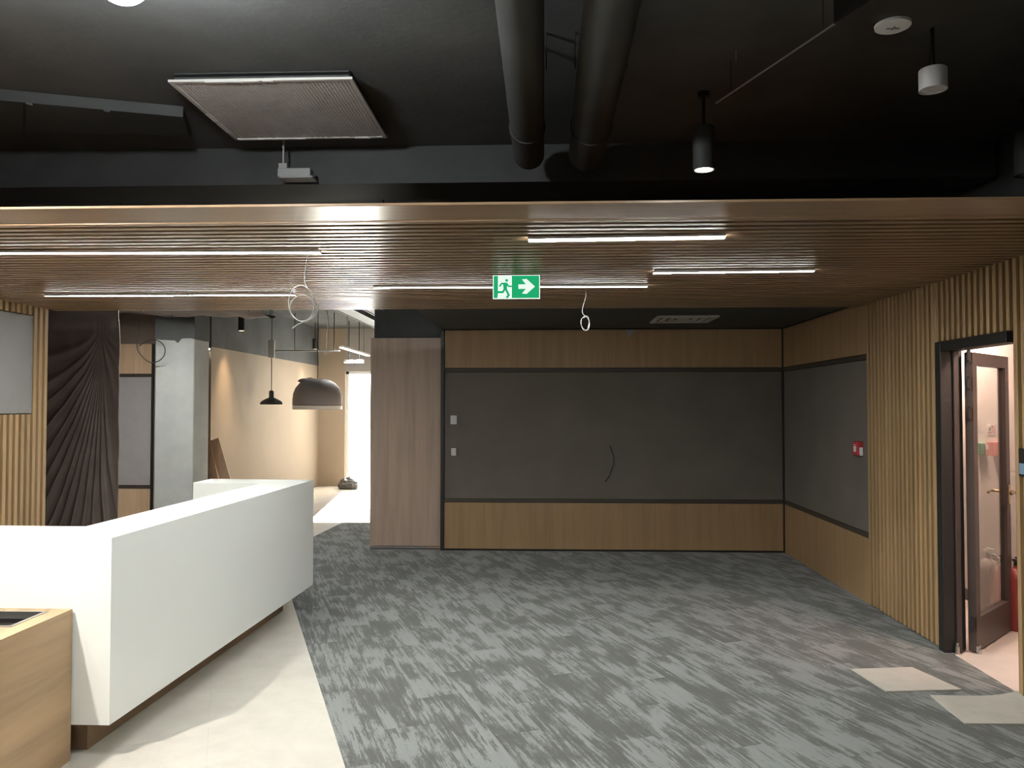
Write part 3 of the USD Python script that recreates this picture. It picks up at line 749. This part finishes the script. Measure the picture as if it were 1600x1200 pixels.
# ================================================================== BAY FITTINGS
v0, v1 = pix(1020, 503, 'z', 2.53), pix(1115, 493, 'z', 2.53)
vx0, vx1 = pix(1022, 498, 'z', 2.53)[0], pix(1113, 498, 'z', 2.53)[0]
vy = pix(1067, 498, 'z', 2.53)[1]
vt = thing('ceiling_vent', 'square grey vent in the black ceiling of the bay', 'vent', ((vx0 + vx1) / 2, vy, 2.53))
for k, h in enumerate((0.30, 0.22, 0.14)):
    part(vt, 'vent_ring', extrude(sg.box(-h, -h, h, h).difference(sg.box(-h + .045, -h + .045, h - .045, h - .045)), -0.016 + 0.004 * k, 0.0), 'mesh_grey')
part(vt, 'vent_core', box(-0.06, 0.06, -0.06, 0.06, -0.006, 0), 'mesh_grey')
a = pix(806, 484, 'y', 7.6)
s1 = thing('sensor_head', 'small tilted pale fitting under the bay ceiling just below the exit sign', 'sensor', (a[0], 7.6, 0))
mm = cyl(0, 0, -0.035, 0.035, 0.022, 24); mm.apply_transform(trimesh.transformations.rotation_matrix(1.25, (0, 1, 0))); part(s1, 'sensor_body', move(mm, 0, 0, a[2]), 'white_plastic', smooth=35)
part(s1, 'sensor_stem', cat(cyl(0.02, 0, a[2], 2.53, 0.006, 12)), 'white_plastic')
a = pix(854, 484, 'y', 7.6)
s2 = thing('ceiling_button', 'small flat pale fitting under the bay ceiling right of the tilted one', 'sensor', (a[0], 7.6, 0))
part(s2, 'button_disc', cyl(0, 0, a[2] - 0.004, a[2] + 0.016, 0.031, 24), 'white_plastic', smooth=35)
part(s2, 'button_stem', cyl(0, 0, a[2] + 0.016, 2.53, 0.010, 12), 'white_plastic')
a = pix(988, 517, 'y', 8.9)
tb = thing('corner_bracket', 'small dark triangular bracket at the top of the back wall', 'bracket')
tri = trimesh.creation.extrude_polygon(sg.Polygon([(-.05, .02), (.05, .02), (-.008, -.075), (-.02, -.075)]), 0.03, engine='earcut')
tri.apply_transform(np.array([[1, 0, 0, a[0]], [0, 0, -1, YB], [0, 1, 0, 2.495], [0, 0, 0, 1.0]])); part(tb, 'bracket_plate', tri, 'grey_plastic')

for (p0, p1, lab) in (((704, 649), (714, 663), 'upper of two pale switch plates at the left edge of the felt back wall'), ((705, 700), (713, 712), 'lower of two pale plates at the left edge of the felt back wall')):
    a, b = pix(*p0, 'y', YB), pix(*p1, 'y', YB)
    t = thing('wall_switch', lab, 'switch')
    SP = part(t, 'switch_plate', cbox(a[0], b[0], YB - 0.010, YB + 0.004, b[2], a[2], 0.003), 'white_plastic')
    mx, hz = (a[0] + b[0]) / 2, (a[2] - b[2]) * 0.3
    part(SP, 'rocker', cbox(mx - 0.022, mx + 0.022, YB - 0.014, YB - 0.009, (a[2] + b[2]) / 2 - hz, (a[2] + b[2]) / 2 + hz, 0.002), 'white_plastic')

a, b = pix(1338.5, 689, 'x', XR), pix(1348.5, 713, 'x', XR)
t = thing('fire_call_point', 'red fire alarm call point on the felt panel of the right wall', 'alarm button')
AC = part(t, 'alarm_case', cbox(XR - 0.045, XR + 0.004, b[1], a[1] - 0.02, b[2] + 0.005, a[2], 0.006), 'red')
part(AC, 'alarm_plate', cat(box(XR - 0.047, XR - 0.045, b[1] + 0.03, a[1] - 0.05, b[2] + 0.10, a[2] - 0.03), box(XR - 0.047, XR - 0.045, b[1] + 0.03, a[1] - 0.05, b[2] + 0.035, b[2] + 0.085)), 'paper')
part(AC, 'alarm_tag', box(XR - 0.03, XR - 0.002, b[1] - 0.004, b[1], b[2] + 0.005, b[2] + 0.075), 'paper')

a, b = pix(1595, 700, 'x', XR - 0.02), pix(1600, 745, 'x', XR - 0.02)
t = thing('access_reader', 'black access reader with pale blue label at the right edge', 'card reader')
RC = part(t, 'reader_case', cbox(XR - 0.036, XR - 0.018, a[1] - 0.09, a[1], b[2], a[2] + 0.0, 0.005), 'black_metal')
part(RC, 'reader_label', box(XR - 0.038, XR - 0.036, a[1] - 0.075, a[1] - 0.012, b[2] + 0.015, b[2] + 0.075), 'blue_label')

# ================================================================== LOOSE FLOOR TILES
def loose_tile(px, label, curl=0.0):
    q = [pix(*p, 'z', 0.004) if len(p) == 2 else np.array(p) for p in px]
    n = 12
    top = []
    for i in range(n + 1):
        for j in range(n + 1):
            s, t = i / n, j / n
            p = q[0] * (1 - s) * (1 - t) + q[1] * s * (1 - t) + q[2] * s * t + q[3] * (1 - s) * t
            top.append([p[0], p[1], 0.008 + curl * max(0, s - 0.55) ** 2 * (1 - t) ** 2 * 5])
    top = np.array(top); bot = top - [0, 0, 0.007]
    idx = lambda i, j: i * (n + 1) + j
    f = []
    N = len(top)
    for i in range(n):
        for j in range(n):
            f += [[idx(i, j), idx(i, j + 1), idx(i + 1, j + 1)], [idx(i, j), idx(i + 1, j + 1), idx(i + 1, j)]]
    f = np.array(f)
    nn = np.cross(top[f[0, 1]] - top[f[0, 0]], top[f[0, 2]] - top[f[0, 0]])
    if nn[2] < 0:
        f = f[:, ::-1]
    edge = [idx(i, 0) for i in range(n)] + [idx(n, j) for j in range(n)] + [idx(i, n) for i in range(n, 0, -1)] + [idx(0, j) for j in range(n, 0, -1)]
    sd = []
    for k in range(len(edge)):
        a, b = edge[k], edge[(k + 1) % len(edge)]
        sd += [[a, b, b + N], [a, b + N, a + N]]
    m = trimesh.Trimesh(np.vstack([top, bot]), np.vstack([f, f[:, ::-1] + N, sd]), process=False)
    m.fix_normals()
    o = part(None, 'loose_tile', m, 'loose')
    tag(o, label, 'tile')


loose_tile([(1330, 1046), (1425, 1043), (1503, 1078), (1385, 1081)], 'pale loose carpet tile lying upside down, farther from the right edge')
loose_tile([(1453, 1087), (1590, 1089), (2.665, 4.29, 0), (1508, 1131)], 'pale loose carpet tile cut by the right edge, one corner curling up', 0.03)

# ================================================================== REAR LEFT: DRAPE, COLUMN
YDR = 8.0
dL, dR = pix(70, 600, 'y', YDR)[0] - 0.35, pix(187, 600, 'y', YDR)[0]
zB, zT = 0.02, 2.72
NX, NZ = 150, 200
xs = np.linspace(dL, dR, NX); zs = np.linspace(zB, zT, NZ)
X, Z = np.meshgrid(xs, zs)
ax, az = pix(160, 520, 'y', YDR)[0], pix(160, 520, 'y', YDR)[2]
dzv = np.maximum(az - Z, 1e-3); dxv = ax - X
kk = np.arctan2(dxv, dzv ** 1.55 * 0.9 + 0.02)            # fan angle: 0 hangs straight, up to pi/2 pulled aside
ph = np.interp(kk, [-1.5, -.1, -.05, 0, .026, .065, .109, .155, .19, .256, .315, .395, .52, .73, .96, 1.5], [16, 12.4, 11.5, 10.6, 10, 9, 8, 7, 6, 5, 4, 3, 2, 1, 0, -1.5])
rad = np.hypot(dxv, az - Z)
fold = (0.5 + 0.5 * np.cos(2 * np.pi * (ph + 0.10 * np.sin(3 * Z + 2 * X)))) ** 2.2
amp = 0.080 * np.clip((dR - X) / 0.25, 0.12, 1) * np.clip(rad / 0.9, 0.08, 1.0) * (0.75 + 0.5 * meshkit.noise(np.stack([X * 3, Z * 2, 0 * X], -1), 3))
gy, gx = np.gradient(ph, zs, xs)
amp = np.minimum(amp, 0.45 / np.maximum(np.hypot(gx, gy), 1e-6))
above = np.clip((Z - az + 0.1) / 0.3, 0, 1)
wr2 = meshkit.noise(np.stack([X * 4.5, Z * 5.5, 0 * X + 3], -1), 5) * 0.06
Y = YDR - amp * fold * (1 - above) - above * wr2 - 0.02 * meshkit.noise(np.stack([X * 9, Z * 4, 0 * X], -1), 9)
v = np.stack([X, Y, Z], -1).reshape(-1, 3); vb = v + [0, 0.012, 0]
f = []
for j in range(NZ - 1):
    for i in range(NX - 1):
        a = j * NX + i
        f += [[a, a + 1, a + NX + 1], [a, a + NX + 1, a + NX]]
f = np.array(f)
edge = list(range(NX)) + [j * NX + NX - 1 for j in range(1, NZ)] + [(NZ - 1) * NX + i for i in range(NX - 2, -1, -1)] + [j * NX for j in range(NZ - 2, 0, -1)]
sd = []
for k in range(len(edge)):
    a, b = edge[k], edge[(k + 1) % len(edge)]
    sd += [[b, a, a + len(v)], [b, a + len(v), b + len(v)]]
dm = trimesh.Trimesh(np.vstack([v, vb]), np.vstack([f, f[:, ::-1] + len(v), sd]), process=False)
dp = thing('dark_drape', 'dark draped sheet with folds fanning out beside the left slat wall', 'drape')
part(dp, 'sheet', dm, 'drape', smooth=50)
part(dp, 'hanging_rail', tube([(dL - 0.05, YDR + 0.02, zT + 0.01), (dR + 0.03, YDR + 0.02, zT + 0.01)], 0.016, 12), 'black_metal', smooth=True)
parts(dp, 'rail_hanger', [*[box(x - .006, x + .006, YDR + .014, YDR + .026, zT + 0.02, ZC) for x in (dL + .1, dR - .1)]], 'black_metal')

YCO = 9.85
ca, cb = pix(242, 600, 'y', YCO)[0], pix(303, 600, 'y', YCO)[0]
co = thing('column', 'pale grey square column, painted black at the top, behind the counter', 'column')
part(co, 'column_shaft', cbox(ca, cb, YCO, YCO + 0.45, 0, 2.52, 0.01), 'concrete')
# ragged overspray edge: a thin coat of black paint standing proud of the concrete
xx = np.linspace(ca - 0.003, cb + 0.003, 40)
low = 2.50 - 0.05 * meshkit.noise(np.stack([xx * 9, 0 * xx, 0 * xx], -1), 2) - 0.05 * np.exp(-((xx - (ca + 0.29)) / 0.03) ** 2)
poly = sg.Polygon([(a, b) for a, b in zip(xx, low)] + [(cb + 0.003, ZC), (ca - 0.003, ZC)])
pc = trimesh.creation.extrude_polygon(poly, 0.456, engine='earcut')
pc.apply_transform(np.array([[1, 0, 0, 0], [0, 0, -1, YCO + 0.453], [0, 1, 0, 0], [0, 0, 0, 1.0]]))
part(co, 'black_top', pc, 'black_paint', label='black painted top of the column')

# open black services above the niche
t = thing('sagging_foil', 'crumpled black foil hanging below the dark ceiling over the rear niche', 'foil')
GXn, GYn = 60, 40
fx = np.linspace(-5.9, -3.3, GXn); fy = np.linspace(8.7, 9.7, GYn)
FX, FY = np.meshgrid(fx, fy)
FZ = 2.66 + 0.17 * meshkit.noise(np.stack([FX * 1.6, FY * 1.6, 0 * FX], -1), 4) + 0.10 * meshkit.noise(np.stack([FX * 5, FY * 5, 0 * FX], -1), 8)
v = np.stack([FX, FY, FZ], -1).reshape(-1, 3)
f = []
for j in range(GYn - 1):
    for i in range(GXn - 1):
        a = j * GXn + i
        f += [[a, a + 1, a + GXn + 1], [a, a + GXn + 1, a + GXn]]
f = np.array(f)
part(t, 'foil_sheet', trimesh.Trimesh(np.vstack([v, v + [0, 0, .004]]), np.vstack([f[:, ::-1], f + len(v)]), process=False), 'drape', smooth=60)
parts(t, 'foil_tie', [*[tube([(x, yy, 2.7), (x, yy, ZC - .002)], 0.004, 6) for x in (-5.7, -4.5, -3.3) for yy in (8.8, 9.5)]], 'black_metal')

# cable trays running towards the window
for i, (p0, p1, lab) in enumerate((((540, 480), (622, 527), 'cable tray under the dark ceiling nearest the bright window'), ((588, 480), (654, 527), 'cable tray above the oak partition, middle one'), ((650, 487), (700, 516), 'cable tray above the oak partition, next to the bay'))):
    a, b = pix(*p0, 'z', 2.80), pix(*p1, 'z', 2.80)
    b[1] = min(b[1], 12.5); a[1] = max(a[1], 7.96)
    xm = (a[0] + b[0]) / 2
    t = thing('cable_tray', lab, 'cable tray')
    w = 0.11
    part(t, 'tray_base', box(xm - w, xm + w, a[1], b[1], 2.80, 2.806), 'black_duct')
    for s in (-1, 1):
        part(t, 'tray_side', box(xm + s * w - .004, xm + s * w + .004, a[1], b[1], 2.79, 2.85), 'grey_plastic')
    parts(t, 'hanger', [*[box(xm + s * w - .003, xm + s * w + .003, yy, yy + .01, 2.85, ZC) for s in (-1, 1) for yy in (a[1] + .25, b[1] - .3)]], 'black_metal')
a, b = pix(440, 549, 'y', 13.6), pix(530, 550, 'y', 13.6)
t = thing('cross_rail', 'thin grey rail crossing the ceiling of the far corridor', 'rail')
part(t, 'rail', box(-4.64, b[0], 13.58, 13.66, a[2], a[2] + 0.02), 'grey_plastic')
parts(t, 'hanger', [*[box(x, x + .01, 13.61, 13.63, a[2] + .02, ZC) for x in (-4.3, b[0] - .1)]], 'black_metal')

# ================================================================== FAR ROOM
def pendant(px, py, y, prof, label, m, cord_dx=0.0):
    p_ = pix(px, py, 'y', y)
    t = thing('pendant_lamp', label, 'pendant lamp', tuple(p_))
    t_shade = part(t, 'shade', lathe(prof), m, smooth=35)
    zt_ = prof[-1][1] if prof[-1][0] < 0.03 else max(q[1] for q in prof)
    global t_last
    t_last = part(t, 'cord', tube([(cord_dx, 0, zt_ - .01), (cord_dx, 0, ZC - p_[2])], 0.006, 8), 'dark_wire', smooth=True)
    return t_shade, p_


r = 0.172
prof = [(r * .93, 0.006), (r, 0.0), (r * 0.98, 0.03), (r * .85, 0.055), (r * .55, 0.085), (r * .28, 0.105), (r * .22, 0.115), (r * .22, 0.205), (r * .12, 0.222), (0, 0.225),
        ]
inner = [(r * .93, 0.006), (r * .8, 0.045), (r * .5, 0.075), (0, 0.09)]
TS, pp = pendant(424, 632, 12.5, inner[::-1] + prof[1:], 'small black bell-shaped pendant lamp in front of the tan wall', 'dome_black')
zb = 1.65 + 76 / 1250 * 12.5
part(t_last, 'junction_box', cbox(-0.045, 0.045, -0.04, 0.04, zb - pp[2], zb - pp[2] + 0.28, 0.01), 'concrete', label='pale box on the cord near the ceiling')
R2 = 0.40
dome = [(0, 0.0), (R2 * .97, 0.0), (R2, 0.01), (R2, 0.10), (R2 * .97, 0.20), (R2 * .88, 0.29), (R2 * .72, 0.37), (R2 * .5, 0.42), (R2 * .25, 0.44), (0, 0.44)]
TS, pp = pendant(496, 634, 13.0, dome, 'large grey dome-shaped pendant lamp near the bright window', 'dome_grey')
lump = trimesh.creation.icosphere(3, 0.12); lump.apply_scale((1.5, 1.0, .35)); lump.vertices += (meshkit.noise(lump.vertices * 14, 2)[:, None] - .5) * 0.05
part(TS, 'crumpled_cover', move(lump, -0.14, 0, 0.41), 'dome_grey', smooth=True)
part(TS, 'lower_rim', lathe([(R2 * .9, -0.06), (R2 * 1.0, -0.06), (R2 * 1.0, -0.002), (R2 * .9, -0.002), (R2 * .9, -0.06)]), 'white_plastic', smooth=35, label='lower rim, light on it put into a pale colour')  # pale colour stands for light on the rim


# wall washers by the tan wall
for yy, lab in ((11.45, 'recessed warm wall washer at the near end of the tan wall'), (15.2, 'recessed warm wall washer at the far end of the tan wall')):
    t = thing('wall_washer', lab, 'spotlight', (-4.40, yy, 2.74))
    part(t, 'lamp_body', lathe([(0.040, 0.0), (0.045, 0.0), (0.045, 0.20), (0, 0.20), (0, 0.19), (0.040, 0.19), (0.040, 0.0)]), 'black_metal', smooth=35)
    part(t, 'lens', cyl(0, 0, 0.13, 0.14, 0.0395, 24), 'warm')
    part(t, 'stem', cyl(0, 0, 0.20, ZC - 2.74, 0.008, 12), 'black_metal')
a, b = pix(533, 543, 'z', 2.62), pix(576, 556, 'z', 2.62)
t = thing('linear_lamp', 'glowing linear lamp running towards the bright window in the far corridor', 'lamp')
xm = (a[0] + b[0]) / 2
part(t, 'lamp_body', bar((a[0], a[1], 2.64), (b[0], b[1], 2.64), 0.06, 0.03), 'white_plastic')
part(t, 'lamp_diffuser', bar((a[0], a[1], 2.618), (b[0], b[1], 2.618), 0.05, 0.014), 'led')
parts(t, 'hanger', [*[tube([(q[0], q[1], 2.655), (q[0], q[1], ZC)], 0.003, 6) for q in (a * .8 + b * .2, a * .2 + b * .8)]], 'black_metal')
for px, lab in ((545, 'left of two bright round ceiling lamps above the far window'), (561, 'right of two bright round ceiling lamps above the far window')):
    a = pix(px, 567, 'z', 2.46)
    t = thing('round_lamp', lab, 'lamp', (a[0], a[1], 2.46))
    part(t, 'lamp_base', cyl(0, 0, 0.02, 0.06, 0.09), 'white_plastic')
    part(t, 'lamp_diffuser', cyl(0, 0, 0.0, 0.02, 0.085), 'led')
    part(t, 'stem', cyl(0, 0, 0.06, ZC - 2.46, 0.008, 12), 'black_metal')
a, b = pix(319, 547, 'y', 10.95), pix(328, 547, 'y', 10.95)
t = thing('strip_lamp', 'tiny lit strip lamp on the brown wall between column and tan wall', 'lamp')
part(t, 'lamp_body', box(a[0], b[0], 10.95, 11.0, a[2], a[2] + 0.03), 'black_metal')
part(t, 'lamp_diffuser', box(a[0], b[0], 10.945, 10.95, a[2], a[2] + 0.022), 'led')

# leaning planks
for (p0, p1, w, lab) in (((317, 690), (339, 800), 0.10, 'left of two oak boards leaning at the tan wall'), ((327, 688), (357, 800), 0.14, 'right of two oak boards leaning at the tan wall')):
    yy = 10.72 if p0[0] > 320 else 10.66
    a = pix(*p0, 'y', yy + 0.20); 
    top = np.array([a[0], yy + 0.20, a[2]]); b = pix(*p1, 'y', yy)
    slope = (b[0] - a[0]) / (a[2] - b[2])
    bot = np.array([a[0] + slope * a[2], yy - 0.02, 0.012])
    L = np.linalg.norm(top - bot); m = cbox(0, w, -0.011, 0.011, 0, L, 0.003)
    z_ = (top - bot) / L; x_ = np.array([1, 0, 0]) - z_ * z_[0]; x_ /= np.linalg.norm(x_); y_ = np.cross(z_, x_)
    Tq = np.eye(4); Tq[:3, 0], Tq[:3, 1], Tq[:3, 2], Tq[:3, 3] = x_, y_, z_, bot
    m.apply_transform(Tq)
    m.apply_translation((0, 0, 0.001 - m.bounds[0, 2]))
    o = part(None, 'leaning_board', m, 'oak_plank'); tag(o, lab, 'board')

# bag on the far floor
a = pix(546, 763, 'z', 0)
bg = trimesh.creation.icosphere(4, 1.0)
nz_ = meshkit.fbm(bg.vertices * 2.3) if hasattr(meshkit, 'fbm') else meshkit.noise(bg.vertices * 3)
bg.vertices *= (0.75 + 0.5 * np.asarray(nz_).reshape(-1, 1))
bg.apply_scale((0.20, 0.17, 0.15)); bg.vertices[:, 2] = np.maximum(bg.vertices[:, 2], -0.07)
bt = thing('refuse_bag', 'dark crumpled bag on the floor by the bright window', 'bag', (a[0], a[1] - 0.1, 0.07))
part(bt, 'bag_body', bg, 'bag', smooth=50)
kn = trimesh.creation.icosphere(2, 0.03); kn.apply_scale((1, 1, 1.6)); part(bt, 'knot', move(kn, 0.02, 0, 0.13), 'bag', smooth=True)

# ================================================================== SIDE CORRIDOR THINGS
XW = 3.60


def wall_plate(name, label, cat_, px0, py0, px1, py1, d, m):  # solid plates for what shows in the door glass
    a, b = pix(px0, py0, 'x', XW - d), pix(px1, py1, 'x', XW - d)
    t = thing(name, label, cat_)
    y0, y1, z0, z1 = min(a[1], b[1]), max(a[1], b[1]), min(a[2], b[2]), max(a[2], b[2])
    part(t, 'plate', cbox(XW - d, XW, y0, y1, z0, z1, 0.003), m)
    return t, y0, y1, z0, z1


t, y0, y1, z0, z1 = wall_plate('fire_sign', 'small red and white fire sign showing in the door glass', 'sign', 1542, 662, 1554, 680, 0.004, 'paper')
part(t, 'red_field', box(XW - 0.006, XW - 0.004, y0 + .012, y1 - .012, z0 + .012, z1 - .012), 'red_hazed')
part(t, 'white_flame', cat(box(XW - 0.008, XW - 0.006, y0 + .04, y0 + .09, z0 + .02, z0 + .09), box(XW - 0.008, XW - 0.006, y1 - .08, y1 - .04, z0 + .03, z1 - .03)), 'paper')
t, y0, y1, z0, z1 = wall_plate('fire_call_point', 'red call point with white plate showing in the door glass', 'alarm button', 1541, 690, 1552, 713, 0.05, 'red_hazed')
part(t, 'alarm_plate', box(XW - 0.053, XW - 0.05, y0 + .10, y1 - .03, z0 + .05, z1 - .03), 'paper')
t, y0, y1, z0, z1 = wall_plate('emergency_release', 'green release box with white plate showing in the door glass', 'release button', 1518.5, 692, 1530, 711, 0.05, 'green')
part(t, 'release_plate', box(XW - 0.053, XW - 0.05, y0 + .05, y1 - .05, z0 + .02, z1 - .06), 'paper')
for px, base, lab in ((1590, 984, 'red fire extinguisher standing just beyond the open door edge'), (1556, 962, 'pale pink extinguisher showing in the lower door glass')):
    a = pix(px, base, 'z', 0)
    a[0] = min(a[0], 3.49)
    t = thing('fire_extinguisher', lab, 'extinguisher', (a[0], a[1], 0))
    red = 'red_dark' if px == 1590 else 'plaster'  # pale colour stands for haze on the door glass
    part(t, 'cylinder', lathe([(0, 0), (0.07, 0.0), (0.078, 0.012), (0.078, 0.36), (0.06, 0.42), (0.025, 0.45), (0.02, 0.47), (0, 0.47)]), red, smooth=35)
    VA = part(t, 'valve', cat(cyl(0, 0, 0.46, 0.50, 0.02, 16), box(-0.015, 0.015, -0.08, 0.03, 0.50, 0.515), box(-0.012, 0.012, -0.09, 0.0, 0.525, 0.535)), 'black_metal' if px == 1590 else 'paper')
    part(VA, 'hose', tube(spline([(0.02, 0, 0.485), (0.07, -0.02, 0.46), (0.095, -0.03, 0.35), (0.092, -0.03, 0.18)], 24), 0.009), 'black_metal' if px == 1590 else 'paper', smooth=True)

# repeats carry a common group
GROUPS = {'round_duct': 'round ducts under the front ceiling', 'cable_tray': 'cable trays running towards the window', 'loose_tile': 'loose carpet tiles by the doorway',
          'leaning_board': 'oak boards leaning at the tan wall', 'wall_switch': 'switch plates on the felt back wall', 'pendant_lamp': 'pendant lamps in the far corridor',
          'cylinder_spotlight': 'cylinder spotlights under the front ceiling', 'wall_washer': 'wall washers along the tan wall', 'round_lamp': 'round lamps above the far window',
          'coiled_cable': 'coiled cables hanging from the raft', 'corridor_lamp': 'unseen ceiling lamps lighting the side corridor', 'fire_extinguisher': 'extinguishers in the side corridor'}
for prim in stage.GetPrimAtPath('/World').GetChildren():
    base = prim.GetName().rstrip('0123456789').rstrip('_')
    if base in GROUPS and not prim.GetCustomDataByKey('group'):
        prim.SetCustomDataByKey('group', GROUPS[base])
